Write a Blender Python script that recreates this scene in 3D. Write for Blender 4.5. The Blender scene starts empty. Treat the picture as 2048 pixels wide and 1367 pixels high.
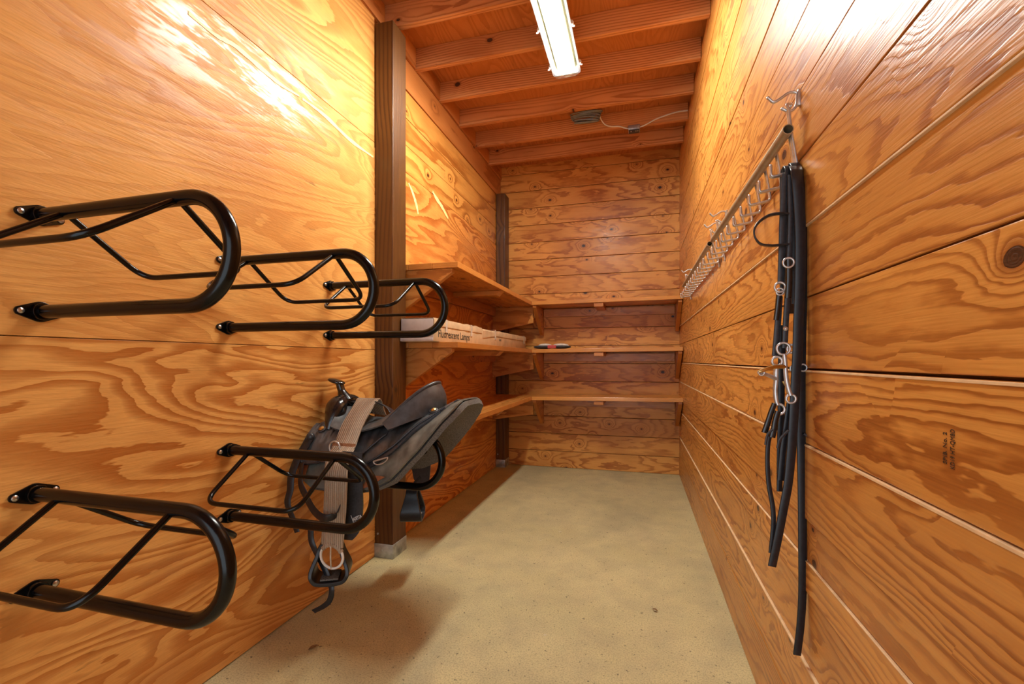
import bpy, bmesh, math, random
from mathutils import Vector, Matrix
from math import sin, cos, pi, sqrt, atan2, radians
C = bpy.context.scene.collection
sc = bpy.context.scene
random.seed(7)

# ------------------------------------------------------------------ camera
F, VX, VY, H = 915.0, 1279.0, 720.0, 1.155
TH = math.atan((VX - 1024) / F)
cam = bpy.data.cameras.new('camera'); camo = bpy.data.objects.new('camera', cam); C.objects.link(camo)
cam.sensor_width = 36; cam.lens = F / 2048 * 36
cam.shift_y = (VY - 683.5) / 2048
cam.clip_start = 0.02
camo.location = (0, 0, H); camo.rotation_euler = (pi / 2, 0, TH)
sc.camera = camo

def atY(px, py, y):
    """world point seen at a photo pixel, standing at depth y"""
    u = (px - 1024) / F; v = (VY - py) / F
    r = Vector((-sin(TH) + u * cos(TH), cos(TH) + u * sin(TH), v))
    return Vector((0, 0, H)) + r * (y / r.y)

# ------------------------------------------------------------------ object helpers
def tag(o, label=None, cat=None, group=None, kind=None):
    if label: o['label'] = label
    if cat: o['category'] = cat
    if group: o['group'] = group
    if kind: o['kind'] = kind
    return o

def empty(name, loc=(0, 0, 0), rz=0, label=None, cat=None, group=None):
    o = bpy.data.objects.new(name, None); C.objects.link(o)
    o.location = loc; o.rotation_euler = (0, 0, rz); o.empty_display_size = .05
    return tag(o, label, cat, group)

def copy_tree(o, parent=None):
    c = o.copy(); C.objects.link(c)
    if parent: c.parent = parent
    for ch in list(o.children): copy_tree(ch, c)
    return c

class MB:
    def __init__(s): s.v = []; s.f = []; s.a = []; s.cur = (0, 0, 0)
    def add(s, vs, fs):
        n = len(s.v); s.v += [tuple(v) for v in vs]; s.f += [tuple(i + n for i in f) for f in fs]
        s.a += [s.cur] * len(vs); return s
    def box(s, x0, x1, y0, y1, z0, z1, b=0.0):
        if b <= 0:
            vs = [(x, y, z) for x in (x0, x1) for y in (y0, y1) for z in (z0, z1)]
            return s.add(vs, [(0, 1, 3, 2), (4, 6, 7, 5), (0, 4, 5, 1), (2, 3, 7, 6), (0, 2, 6, 4), (1, 5, 7, 3)])
        bm = bmesh.new(); bmesh.ops.create_cube(bm, size=1)
        for v in bm.verts:
            v.co = ((x0 + x1) / 2 + v.co.x * (x1 - x0), (y0 + y1) / 2 + v.co.y * (y1 - y0), (z0 + z1) / 2 + v.co.z * (z1 - z0))
        bmesh.ops.bevel(bm, geom=bm.edges[:], offset=b, segments=2, profile=.5, affect='EDGES')
        return s.bm(bm)
    def bm(s, bm):
        bm.verts.index_update()
        s.add([v.co for v in bm.verts], [[v.index for v in f.verts] for f in bm.faces]); bm.free(); return s
    def prism(s, poly, axis, a0, a1):
        """2D polygon extruded along an axis; poly coordinates are the two other axes in xyz order"""
        def P(p, a):
            q = list(p); q.insert('xyz'.index(axis), a); return q
        n = len(poly); vs = [P(p, a0) for p in poly] + [P(p, a1) for p in poly]
        fs = [tuple(range(n - 1, -1, -1)), tuple(range(n, 2 * n))] + [(i, (i + 1) % n, n + (i + 1) % n, n + i) for i in range(n)]
        return s.add(vs, fs)
    def tube(s, pts, r, n=12, caps=True, closed=False):
        pts = [Vector(p) for p in pts]; m = len(pts)
        R = r if hasattr(r, '__len__') else [r] * m
        T = []
        for i in range(m):
            a = pts[i - 1] if (i or closed) else pts[0]; b = pts[(i + 1) % m] if (i < m - 1 or closed) else pts[-1]
            t = (b - a); T.append(t.normalized() if t.length > 1e-9 else Vector((0, 0, 1)))
        up = Vector((0, 0, 1)) if abs(T[0].z) < .9 else Vector((1, 0, 0))
        N = (up - T[0] * up.dot(T[0])).normalized()
        vs = []; fs = []
        for i in range(m):
            if i:
                N = N - T[i] * N.dot(T[i]); N.normalize()
            B = T[i].cross(N)
            for k in range(n):
                a = 2 * pi * k / n; vs.append(pts[i] + (N * cos(a) + B * sin(a)) * R[i])
        mm = m if closed else m - 1
        for i in range(mm):
            j = (i + 1) % m
            for k in range(n):
                fs.append((i * n + k, i * n + (k + 1) % n, j * n + (k + 1) % n, j * n + k))
        if caps and not closed:
            fs.append(tuple(range(n - 1, -1, -1))); fs.append(tuple((m - 1) * n + k for k in range(n)))
        return s.add(vs, fs)
    def pipe(s, pts, ro, ri, n=20):
        """open-ended straight or bent hollow tube"""
        a = len(s.v); s.tube(pts, ro, n, caps=False); b = len(s.v); s.tube(pts, ri, n, caps=False)
        m = len(pts)
        for e in (0, (m - 1) * n):
            for k in range(n):
                s.f.append((a + e + k, a + e + (k + 1) % n, b + e + (k + 1) % n, b + e + k))
        return s
    def ribbon(s, pts, wid, wdir, th):
        """flat strap along pts; wdir width direction(s)"""
        pts = [Vector(p) for p in pts]; m = len(pts)
        W = wid if hasattr(wid, '__len__') else [wid] * m
        D = [Vector(d) for d in wdir] if isinstance(wdir, list) else [Vector(wdir)] * m
        vs = []
        for i in range(m):
            t = (pts[min(i + 1, m - 1)] - pts[max(i - 1, 0)]).normalized()
            w = D[i] - t * D[i].dot(t); w.normalize(); nn = t.cross(w)
            e = min(th * .35, W[i] * .2)
            for (a, b) in ((-W[i] / 2, -th / 2 + e), (-W[i] / 2 + e, -th / 2), (W[i] / 2 - e, -th / 2), (W[i] / 2, -th / 2 + e),
                           (W[i] / 2, th / 2 - e), (W[i] / 2 - e, th / 2), (-W[i] / 2 + e, th / 2), (-W[i] / 2, th / 2 - e)):
                vs.append(pts[i] + w * a + nn * b)
        fs = [tuple(range(7, -1, -1)), tuple((m - 1) * 8 + k for k in range(8))]
        for i in range(m - 1):
            for k in range(8): fs.append((i * 8 + k, i * 8 + (k + 1) % 8, (i + 1) * 8 + (k + 1) % 8, (i + 1) * 8 + k))
        return s.add(vs, fs)
    def grid(s, P, th=0.0, nrm=None):
        """sheet from a 2D list of points; th gives real thickness along normals"""
        nu, nv = len(P), len(P[0]); P = [[Vector(p) for p in row] for row in P]
        if th == 0:
            return s.add([p for r in P for p in r], [(i * nv + j, (i + 1) * nv + j, (i + 1) * nv + j + 1, i * nv + j + 1) for i in range(nu - 1) for j in range(nv - 1)])
        Q = []
        for i in range(nu):
            row = []
            for j in range(nv):
                du = P[min(i + 1, nu - 1)][j] - P[max(i - 1, 0)][j]; dv = P[i][min(j + 1, nv - 1)] - P[i][max(j - 1, 0)]
                n = du.cross(dv); n = n.normalized() if n.length > 1e-12 else Vector((0, 0, 1)); row.append(P[i][j] + n * th)
            Q.append(row)
        o = nu * nv; vs = [p for r in P for p in r] + [p for r in Q for p in r]; fs = []
        for i in range(nu - 1):
            for j in range(nv - 1):
                a = (i * nv + j, (i + 1) * nv + j, (i + 1) * nv + j + 1, i * nv + j + 1)
                fs.append(a[::-1]); fs.append(tuple(k + o for k in a))
        rim = [i * nv for i in range(nu)] + [(nu - 1) * nv + j for j in range(1, nv)] + [i * nv + nv - 1 for i in range(nu - 2, -1, -1)] + [j for j in range(nv - 2, 0, -1)]
        L = len(rim)
        for k in range(L):
            a, b = rim[k], rim[(k + 1) % L]; fs.append((a, b, b + o, a + o))
        return s.add(vs, fs)
    def ball(s, c, rx, ry=None, rz=None, n=16, rot=None):
        bm = bmesh.new(); bmesh.ops.create_uvsphere(bm, u_segments=n, v_segments=n // 2, radius=1)
        M = rot.to_3x3() if rot else Matrix.Identity(3)
        for v in bm.verts:
            v.co = M @ Vector((v.co.x * rx, v.co.y * (ry or rx), v.co.z * (rz or rx))) + Vector(c)
        return s.bm(bm)
    def disc(s, c, nrm, r, h, n=16, dome=0.0):
        nrm = Vector(nrm).normalized(); c = Vector(c)
        return s.tube([c, c + nrm * h * .8, c + nrm * h, c + nrm * (h + dome + 1e-4)], [r, r, r * .85, r * .25], n)
    def build(s, name, mat, parent=None, smooth=None, origin=None, bev=0.0, rz=0.0):
        me = bpy.data.meshes.new(name)
        vs = s.v
        if origin is not None:
            o = Vector(origin); R = Matrix.Rotation(-rz, 3, 'Z'); vs = [R @ (Vector(v) - o) for v in vs]
        me.from_pydata([tuple(v) for v in vs], [], s.f)
        bm = bmesh.new(); bm.from_mesh(me); bmesh.ops.recalc_face_normals(bm, faces=bm.faces); bm.to_mesh(me); bm.free()
        if any(a != (0, 0, 0) for a in s.a):
            at = me.attributes.new('pk', 'FLOAT_VECTOR', 'POINT')
            for i, a in enumerate(s.a): at.data[i].vector = a
        if smooth is not None:
            for p in me.polygons: p.use_smooth = True
            me.set_sharp_from_angle(angle=radians(smooth))
        me.materials.append(mat)
        ob = bpy.data.objects.new(name, me); C.objects.link(ob)
        if origin is not None: ob.location = origin; ob.rotation_euler = (0, 0, rz)
        if parent:
            ob.parent = parent
        if bev:
            md = ob.modifiers.new('bevel', 'BEVEL'); md.width = bev; md.segments = 2; md.limit_method = 'ANGLE'; md.angle_limit = radians(40)
        return ob

def spline(pts, k=8, closed=False):
    """Catmull-Rom through the points"""
    P = [Vector(p) for p in pts]; n = len(P); out = []
    rng = n if closed else n - 1
    for i in range(rng):
        p0 = P[i - 1] if (i or closed) else P[0] * 2 - P[1]; p1 = P[i]; p2 = P[(i + 1) % n]
        p3 = P[(i + 2) % n] if (closed or i + 2 < n) else P[-1] * 2 - P[-2]
        for j in range(k):
            t = j / k
            out.append(0.5 * ((2 * p1) + (p2 - p0) * t + (2 * p0 - 5 * p1 + 4 * p2 - p3) * t * t + (3 * p1 - p0 - 3 * p2 + p3) * t ** 3))
    if not closed: out.append(P[-1])
    return out

def fillet(pts, r, k=6):
    """polyline with rounded corners"""
    P = [Vector(p) for p in pts]; out = [P[0]]
    R = r if hasattr(r, '__len__') else [r] * len(P)
    for i in range(1, len(P) - 1):
        a = (P[i - 1] - P[i]); b = (P[i + 1] - P[i])
        d = min(R[i], a.length * .49, b.length * .49); A = P[i] + a.normalized() * d; B = P[i] + b.normalized() * d
        for j in range(k + 1):
            t = j / k; out.append(A * (1 - t) ** 2 + P[i] * 2 * t * (1 - t) + B * t * t)
    out.append(P[-1]); return out

# ------------------------------------------------------------------ materials
class NT:
    def __init__(s, name):
        s.m = bpy.data.materials.new(name); s.m.use_nodes = True; s.t = s.m.node_tree; s.t.nodes.clear()
        s.out = s.t.nodes.new('ShaderNodeOutputMaterial'); s.b = s.t.nodes.new('ShaderNodeBsdfPrincipled')
        s.t.links.new(s.b.outputs[0], s.out.inputs[0])
    def n(s, ty, **kw):
        nd = s.t.nodes.new(ty)
        for k, v in kw.items(): setattr(nd, k, v)
        return nd
    def L(s, a, b):
        if isinstance(a, (int, float)): b.default_value = a
        elif isinstance(a, (tuple, list)): b.default_value = a
        else: s.t.links.new(a, b)
    def M(s, op, a, b=0.0, c=None, clamp=False):
        nd = s.n('ShaderNodeMath', operation=op); nd.use_clamp = clamp
        s.L(a, nd.inputs[0]); s.L(b, nd.inputs[1])
        if c is not None: s.L(c, nd.inputs[2])
        return nd.outputs[0]
    def V(s, x, y, z):
        nd = s.n('ShaderNodeCombineXYZ'); s.L(x, nd.inputs[0]); s.L(y, nd.inputs[1]); s.L(z, nd.inputs[2]); return nd.outputs[0]
    def noise(s, v, scale=1.0, detail=2.0, rough=.5, dist=0.0):
        nd = s.n('ShaderNodeTexNoise'); s.L(v, nd.inputs['Vector']); nd.inputs['Scale'].default_value = scale
        nd.inputs['Detail'].default_value = detail; nd.inputs['Roughness'].default_value = rough; nd.inputs['Distortion'].default_value = dist
        return nd.outputs[0]
    def ramp(s, f, stops, interp='LINEAR'):
        nd = s.n('ShaderNodeValToRGB'); s.L(f, nd.inputs[0]); cr = nd.color_ramp; cr.interpolation = interp
        while len(cr.elements) < len(stops): cr.elements.new(.5)
        for e, (p, c) in zip(cr.elements, stops):
            e.position = p; e.color = (c, c, c, 1) if isinstance(c, (int, float)) else (*c, 1)
        return nd.outputs[0]
    def mix(s, f, a, b, mode='MIX'):
        nd = s.n('ShaderNodeMix', data_type='RGBA', blend_type=mode); s.L(f, nd.inputs[0])
        s.L((*a, 1) if isinstance(a, tuple) and len(a) == 3 else a, nd.inputs[6]); s.L((*b, 1) if isinstance(b, tuple) and len(b) == 3 else b, nd.inputs[7])
        return nd.outputs[2]
    def fr(s, v): return s.M('FRACT', v)
    def coords(s):
        tc = s.n('ShaderNodeTexCoord'); sp = s.n('ShaderNodeSeparateXYZ'); s.L(tc.outputs['Object'], sp.inputs[0]); s.co = tc.outputs['Object']
        return dict(X=sp.outputs[0], Y=sp.outputs[1], Z=sp.outputs[2])
    def attr(s):
        a = s.n('ShaderNodeAttribute', attribute_name='pk'); sp = s.n('ShaderNodeSeparateXYZ'); s.L(a.outputs['Vector'], sp.inputs[0])
        oi = s.n('ShaderNodeObjectInfo')
        return sp.outputs[0], s.M('ADD', sp.outputs[1], oi.outputs['Random']), s.M('ADD', sp.outputs[2], s.M('MULTIPLY', oi.outputs['Random'], 1.73))
    def bump(s, h, strength, dist=.002):
        nd = s.n('ShaderNodeBump'); nd.inputs['Strength'].default_value = strength; nd.inputs['Distance'].default_value = dist
        s.L(h, nd.inputs['Height']); s.L(nd.outputs[0], s.b.inputs['Normal'])
    def set(s, **kw):
        for k, v in kw.items():
            s.L(v if not (isinstance(v, tuple) and len(v) == 3) else (*v, 1), s.b.inputs[k.replace('_', ' ')])

def pine(name, al, ac, dp, light=(.77, .365, .082), mid=(.63, .245, .043), dark=(.29, .080, .011), freq=190, rough=.34, knots=.30, coat=.25, sat=1.0, bumpy=.35, knotc=(.045, .018, .008), tintv=.55):
    m = NT(name); c = m.coords(); bc, s1, s2 = m.attr()
    a, b, d = c[al], m.M('SUBTRACT', c[ac], bc), c[dp]
    a1 = m.M('ADD', a, m.M('MULTIPLY', s1, 13.7))
    w1 = m.M('SUBTRACT', m.noise(m.V(m.M('MULTIPLY', a1, .9), m.M('MULTIPLY', s2, 9.0), 0.0), detail=1), .5)
    w2 = m.M('SUBTRACT', m.noise(m.V(m.M('MULTIPLY', a1, 1.3), m.M('MULTIPLY', b, 8.0), m.M('MULTIPLY', s1, 7.0)), detail=2), .5)
    w3 = m.M('SUBTRACT', m.noise(m.V(m.M('MULTIPLY', a1, .38), m.M('MULTIPLY', s2, 5.3), 4.0), detail=1), .5)
    w4 = m.M('SUBTRACT', m.noise(m.V(m.M('MULTIPLY', a1, 14.0), m.M('MULTIPLY', b, 60.0), m.M('MULTIPLY', d, 60.0)), detail=2), .5)
    bb = m.M('ADD', m.M('ADD', b, m.M('MULTIPLY', m.M('SUBTRACT', m.fr(m.M('MULTIPLY', s1, 7.31)), .5), .15)), m.M('MULTIPLY', w1, .09))
    dd = m.M('ADD', m.M('ADD', d, m.M('ADD', .035, m.M('MULTIPLY', m.fr(m.M('MULTIPLY', s2, 5.17)), .05))), m.M('ADD', m.M('MULTIPLY', w2, .022), m.M('MULTIPLY', w3, .11)))
    r = m.M('SQRT', m.M('ADD', m.M('MULTIPLY', bb, bb), m.M('MULTIPLY', dd, dd)))
    # knots: sparse cells, rings wrap round them
    vo = m.n('ShaderNodeTexVoronoi'); vo.voronoi_dimensions = '2D'; vo.inputs['Scale'].default_value = 1.0
    kv = m.V(m.M('MULTIPLY', a1, 3.6), m.M('ADD', m.M('MULTIPLY', b, 5.0), m.M('MULTIPLY', s1, 31.0)), 0.0)
    kw = m.n('ShaderNodeVectorMath', operation='ADD'); m.L(kv, kw.inputs[0])
    m.L(m.V(m.M('MULTIPLY', w2, .10), m.M('MULTIPLY', w4, .05), 0.0), kw.inputs[1])
    m.L(kw.outputs[0], vo.inputs['Vector'])
    sp = m.n('ShaderNodeSeparateColor'); m.L(vo.outputs['Color'], sp.inputs[0])
    gate = m.M('LESS_THAN', sp.outputs[0], knots); kd = vo.outputs['Distance']
    size = m.M('ADD', .022, m.M('MULTIPLY', m.M('POWER', sp.outputs[1], 2.0), .055))
    pull = m.M('MULTIPLY', gate, m.M('EXPONENT', m.M('MULTIPLY', kd, -7.0)))
    r = m.M('ADD', r, m.M('MULTIPLY', pull, .034))
    r = m.M('ADD', r, m.M('MULTIPLY', w4, .0035))
    ring = m.fr(m.M('MULTIPLY', r, freq))
    g = m.ramp(ring, [(0, .15), (.30, 0), (.52, .40), (.78, 1), (.93, 1), (1, .15)])
    soft = m.noise(m.V(m.M('MULTIPLY', a1, 1.2), m.M('MULTIPLY', b, 5.0), m.M('MULTIPLY', s2, 3.0)), detail=2)
    amt = m.ramp(soft, [(.32, .30), (.62, 1.0)])
    col = m.mix(m.M('MULTIPLY', g, amt), light, mid)
    col = m.mix(m.M('MULTIPLY', m.ramp(g, [(.45, 0), (1, 1)]), m.M('MULTIPLY', amt, .85)), col, dark)
    fib = m.noise(m.V(m.M('MULTIPLY', a1, 9.0), m.M('MULTIPLY', b, 260.0), m.M('MULTIPLY', d, 260.0)), detail=1)
    col = m.mix(m.ramp(fib, [(.35, 0), (.75, .35)]), col, mid)
    blot = m.noise(m.V(m.M('MULTIPLY', a1, 1.7), m.M('MULTIPLY', b, 3.0), s1), detail=3)
    col = m.mix(m.ramp(blot, [(.45, 0), (.75, .5)]), col, dark)
    tint = m.fr(m.M('MULTIPLY', s2, 3.33))
    col = m.mix(m.M('MULTIPLY', tint, tintv), col, m.mix(.5, col, dark))
    kn = m.M('MULTIPLY', gate, m.M('LESS_THAN', kd, size))
    kring = m.fr(m.M('MULTIPLY', kd, 55.0))
    kc = m.mix(kring, knotc, (knotc[0] * 1.8, knotc[1] * 1.5, knotc[2] * 1.2))
    halo = m.M('MULTIPLY', gate, m.ramp(m.M('SUBTRACT', kd, size), [(0, .8), (.07, 0)]))
    col = m.mix(halo, col, dark); col = m.mix(kn, col, kc)
    rr = m.M('ADD', rough, m.M('MULTIPLY', m.M('SUBTRACT', soft, .5), .25))
    gl = m.noise(m.V(m.M('MULTIPLY', a1, 9.0), m.M('MULTIPLY', b, 75.0), 1.0), detail=3)
    m.set(Base_Color=col, Roughness=rr, Specular_IOR_Level=.35, Coat_Weight=m.M('MULTIPLY', m.ramp(gl, [(.38, .1), (.62, 1)]), coat * 1.5), Coat_Roughness=.24)
    hgt = m.M('ADD', m.M('MULTIPLY', g, -.45), m.M('ADD', m.M('MULTIPLY', fib, .8), m.M('MULTIPLY', w4, 1.2)))
    m.bump(hgt, bumpy, .0018)
    return m.m

def ply(name, al, ac, light=(.80, .40, .110), dark=(.47, .150, .025), bands=9.5, rough=.44, seed=0.0, coat=.35, contrast=1.0):
    m = NT(name); c = m.coords(); bc, s1, s2 = m.attr()
    a, b = c[al], c[ac]
    o = m.M('ADD', m.M('MULTIPLY', s1, 11.3), seed)
    n0 = m.noise(m.V(m.M('ADD', m.M('MULTIPLY', a, .62), o), m.M('MULTIPLY', b, 2.5), o), detail=2.5, rough=.42, dist=.9)
    n1 = m.noise(m.V(m.M('ADD', m.M('MULTIPLY', a, 4.0), o), m.M('MULTIPLY', b, 16.0), 2.0), detail=3)
    n2 = m.noise(m.V(m.M('MULTIPLY', a, 16.0), m.M('MULTIPLY', b, 120.0), o), detail=2)
    v = m.M('ADD', m.M('MULTIPLY', n0, bands * 2.2), m.M('ADD', m.M('MULTIPLY', n1, .9), m.M('MULTIPLY', n2, .22)))
    v = m.M('ADD', v, m.M('MULTIPLY', b, 2.2))
    ring = m.fr(v)
    g = m.ramp(ring, [(0, .05), (.30, 0), (.42, .35), (.62, .75), (.90, 1), (.935, .05), (1, .05)])
    amt = m.ramp(m.noise(m.V(m.M('MULTIPLY', a, 1.0), m.M('MULTIPLY', b, 1.6), m.M('ADD', o, 3.0)), detail=2), [(.32, .40), (.58, 1)])
    col = m.mix(m.M('MULTIPLY', m.M('MULTIPLY', g, amt), m.M('MULTIPLY', m.M('MAXIMUM', bc, .5), contrast)), light, dark)
    st = m.noise(m.V(m.M('MULTIPLY', a, 7.0), m.M('MULTIPLY', b, 190.0), o), detail=2)
    col = m.mix(m.ramp(st, [(.5, 0), (.8, .35)]), col, tuple(k * .62 for k in light))
    bl = m.noise(m.V(m.M('MULTIPLY', a, 1.4), m.M('MULTIPLY', b, 2.4), m.M('ADD', o, 9.0)), detail=4)
    col = m.mix(m.ramp(bl, [(.45, 0), (.75, .45)]), col, (.50, .17, .03))
    sm = m.noise(m.V(m.M('MULTIPLY', a, 9.0), m.M('MULTIPLY', b, 55.0), o), detail=3)
    zone = m.noise(m.V(m.M('MULTIPLY', a, 1.9), m.M('MULTIPLY', b, 4.0), m.M('ADD', o, 21.0)), detail=1)
    col = m.mix(m.M('MULTIPLY', m.ramp(sm, [(.62, 0), (.72, .6)]), m.ramp(zone, [(.60, 0), (.68, 1)])), col, (.12, .05, .015))
    ch = m.noise(m.V(m.M('MULTIPLY', a, 26.0), m.M('MULTIPLY', b, 110.0), m.M('ADD', o, 5.0)), detail=2)
    pat = m.noise(m.V(m.M('MULTIPLY', a, 3.2), m.M('MULTIPLY', b, 15.0), m.M('ADD', o, 15.0)), detail=3)
    m.set(Base_Color=col, Roughness=m.M('ADD', rough, m.M('MULTIPLY', m.M('SUBTRACT', ch, .5), .35)), Coat_Weight=m.M('MULTIPLY', m.ramp(m.M('ADD', m.M('MULTIPLY', pat, 1.1), m.M('MULTIPLY', ch, .5)), [(.78, 0), (.92, 1)]), coat * 2.0), Coat_Roughness=.26, Specular_IOR_Level=.16)
    m.bump(m.M('ADD', m.M('MULTIPLY', g, -.5), m.M('ADD', m.M('MULTIPLY', ch, 1.3), st)), .40, .0018)
    return m.m

def plain(name, col, rough=.5, metal=0.0, nscale=40, var=.15, bump=0.0, coat=0.0, spec=.5):
    m = NT(name); m.coords()
    f = m.noise(m.co, scale=nscale, detail=3)
    cc = m.mix(m.ramp(f, [(.3, 0), (.7, 1)]), tuple(k * (1 - var) for k in col), tuple(min(1, k * (1 + var)) for k in col))
    m.set(Base_Color=cc, Roughness=m.M('ADD', rough, m.M('MULTIPLY', m.M('SUBTRACT', f, .5), .12)), Metallic=metal, Coat_Weight=coat, Specular_IOR_Level=spec)
    if bump: m.bump(f, bump, .001)
    return m.m

M_right = pine('right wall pine', 'Y', 'Z', 'X', freq=235)
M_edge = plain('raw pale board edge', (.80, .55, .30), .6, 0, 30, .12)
M_back = pine('back wall pine', 'X', 'Z', 'Y', knots=.40, rough=.42, coat=.12, knotc=(.025, .010, .005))
M_leftplank = pine('left upper pine', 'Y', 'Z', 'X', freq=80)
M_ply = ply('varnished plywood', 'Y', 'Z')
M_ply2 = ply('varnished plywood bay', 'Y', 'Z', seed=5.7, bands=8.5, light=(.74, .31, .070), dark=(.38, .090, .012))
M_deck = ply('ceiling deck plywood', 'Y', 'X', seed=3.1, bands=9, light=(.52, .20, .06), dark=(.28, .08, .018), coat=0.0, rough=.6)
M_joist = pine('joist pine', 'X', 'Z', 'Y', light=(.70, .32, .115), mid=(.58, .23, .070), dark=(.30, .09, .022), freq=62, coat=0.0, rough=.6, knots=.34, bumpy=.2)
M_block = pine('blocking pine', 'Y', 'Z', 'X', light=(.60, .23, .06), mid=(.48, .155, .032), freq=70, coat=0.05, rough=.5, knots=.15)
M_shelfY = pine('shelf pine lengthwise', 'Y', 'X', 'Z', light=(.70, .29, .065), freq=150, rough=.32, knots=.16)
M_shelfX = pine('shelf pine crosswise', 'X', 'Y', 'Z', light=(.74, .33, .075), freq=150, rough=.32, knots=.16)
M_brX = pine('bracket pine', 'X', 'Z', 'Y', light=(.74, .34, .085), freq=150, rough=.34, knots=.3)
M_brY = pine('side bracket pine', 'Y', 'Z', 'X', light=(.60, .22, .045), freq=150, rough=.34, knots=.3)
M_post = pine('dark stained post', 'Z', 'Y', 'X', light=(.150, .062, .012), mid=(.095, .033, .006), dark=(.045, .014, .004), knotc=(.02, .01, .005), freq=70, rough=.45, coat=.1, knots=.12)
M_black = plain('black powder coat', (.002, .002, .0026), .20, 0, 3, .1, spec=.34)
M_bolt = plain('zinc bolt', (.62, .62, .64), .3, 1.0, 80)
M_galv = plain('galvanised sleeve', (.42, .43, .40), .48, .6, 18, .45)
M_steel = plain('bright steel', (.62, .61, .60), .32, .75, 60)
M_rail = plain('brass-toned rail', (.46, .38, .25), .42, .55, 30)
M_brass = plain('brass', (.62, .44, .17), .3, 1.0, 60)
M_leather = plain('black leather', (.034, .037, .044), .36, 0, 120, .25, .25)
M_sleather = plain('worn grey-black saddle leather', (.098, .103, .106), .36, 0, 28, .40, .3, coat=.2)
M_seatl = plain('dark grey seat leather', (.060, .064, .070), .34, 0, 30, .3, .25, coat=.25)
M_skirtl = plain('dusty skirt leather', (.135, .140, .122), .45, 0, 16, .5, .3, coat=.1)
M_gloss = plain('glossy black leather', (.010, .009, .009), .20, 0, 60, .2, coat=.4)
M_strap = plain('black strap leather', (.014, .016, .021), .36, 0, 90, .25, .2)
M_brownpatch = plain('brown leather patch', (.30, .11, .045), .5, 0, 60, .2)
M_felt = plain('grey felt', (.15, .145, .135), .95, 0, 300, .5, .8, spec=.1)
M_fleece = plain('brown fleece', (.17, .125, .085), .97, 0, 60, .6, 1.0, spec=.05)
M_plate = plain('white enamel', (.80, .80, .76), .35, 0, 30, .05)
M_house = plain('yellowed fixture plastic', (.50, .47, .34), .4, 0, 30, .05)
M_grey = plain('grey plastic', (.34, .34, .34), .45, 0, 30, .1)
M_wire = plain('white cable', (.70, .66, .56), .5, 0, 30, .1)
M_coil = plain('grey wire', (.20, .23, .24), .4, .3, 30, .2)
M_jbox = plain('grey junction box steel', (.42, .42, .44), .4, .7, 40, .2)
M_dark = plain('dark bakelite', (.03, .03, .045), .4, 0, 40, .2)
M_putty = plain('yellow wood filler', (.90, .74, .30), .5, 0, 40, .1)
M_ink = plain('stamp ink', (.085, .035, .008), .6, 0, 200, .4)
M_white = plain('white print', (.75, .75, .78), .5, 0, 60, .1)
M_print = plain('dark print', (.05, .045, .03), .6, 0, 60, .2)
M_card = plain('tan cardboard', (.60, .42, .24), .75, 0, 14, .12, .1)
M_cardend = plain('grey white cardboard', (.52, .46, .44), .75, 0, 20, .12, .1)
M_tape = plain('clear packing tape', (.66, .58, .48), .2, 0, 30, .1)
M_white2 = plain('off white cloth', (.66, .60, .52), .85, 0, 60, .2, .3)
M_greycl = plain('charcoal rubber', (.045, .045, .05), .6, 0, 60, .3)
M_red = plain('red tag', (.50, .055, .05), .6, 0, 60, .1)
M_leaf = plain('dry leaf', (.22, .11, .035), .7, 0, 60, .3)

def mat_floor():
    m = NT('concrete'); c = m.coords()
    big = m.noise(m.co, 1.5, 4, .55); med = m.noise(m.co, 7, 5, .6); fine = m.noise(m.co, 160, 3, .6); sp = m.noise(m.co, 60, 2)
    col = m.mix(m.ramp(big, [(.35, 0), (.65, 1)]), (.56, .48, .235), (.66, .565, .29))
    col = m.mix(m.ramp(med, [(.4, 0), (.75, .55)]), col, (.40, .345, .21))
    st = m.noise(m.V(m.M('MULTIPLY', c['X'], 2.4), m.M('MULTIPLY', c['Y'], 1.3), 4.4), 1.0, 3)
    col = m.mix(m.ramp(st, [(.54, 0), (.70, .30)]), col, (.20, .185, .14))
    col = m.mix(m.ramp(fine, [(.35, .5), (.55, 0)]), col, (.22, .18, .11))
    col = m.mix(m.ramp(sp, [(.67, 0), (.71, .75)]), col, (.09, .075, .05))
    wh = m.noise(m.co, 22, 2)
    col = m.mix(m.ramp(wh, [(.72, 0), (.78, .4)]), col, (.6, .56, .48))
    m.set(Base_Color=col, Roughness=m.M('ADD', .62, m.M('MULTIPLY', med, .2)))
    m.bump(m.M('ADD', fine, m.M('MULTIPLY', med, .6)), .35, .002)
    return m.m
M_floor = mat_floor()

def mat_cinch():
    m = NT('woven mohair'); c = m.coords()
    # cords run along the strap (mostly Z in world)
    w = m.n('ShaderNodeTexWave', wave_type='BANDS', bands_direction='X'); m.L(m.V(c['X'], 0.0, 0.0), w.inputs['Vector']); w.inputs['Scale'].default_value = 34; w.inputs['Distortion'].default_value = 0.6
    n = m.noise(m.co, 260, 2); n2 = m.noise(m.V(m.M('MULTIPLY', c['X'], 60.0), m.M('MULTIPLY', c['Z'], 6.0), 0.0), 1, 2)
    col = m.mix(m.ramp(w.outputs[0], [(.0, 0), (.5, 1)]), (.22, .155, .095), (.52, .42, .31))
    col = m.mix(m.ramp(n2, [(.45, 0), (.62, .6)]), col, (.30, .20, .12))
    col = m.mix(m.M('MULTIPLY', n, .5), col, (.56, .47, .37))
    m.set(Base_Color=col, Roughness=.95, Specular_IOR_Level=.1); m.bump(m.M('ADD', w.outputs[0], n), .8, .003)
    return m.m
M_cinch = mat_cinch()
M_cinchb = plain('rust brown woven band', (.32, .15, .075), .95, 0, 160, .4, .8, spec=.05)

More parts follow.
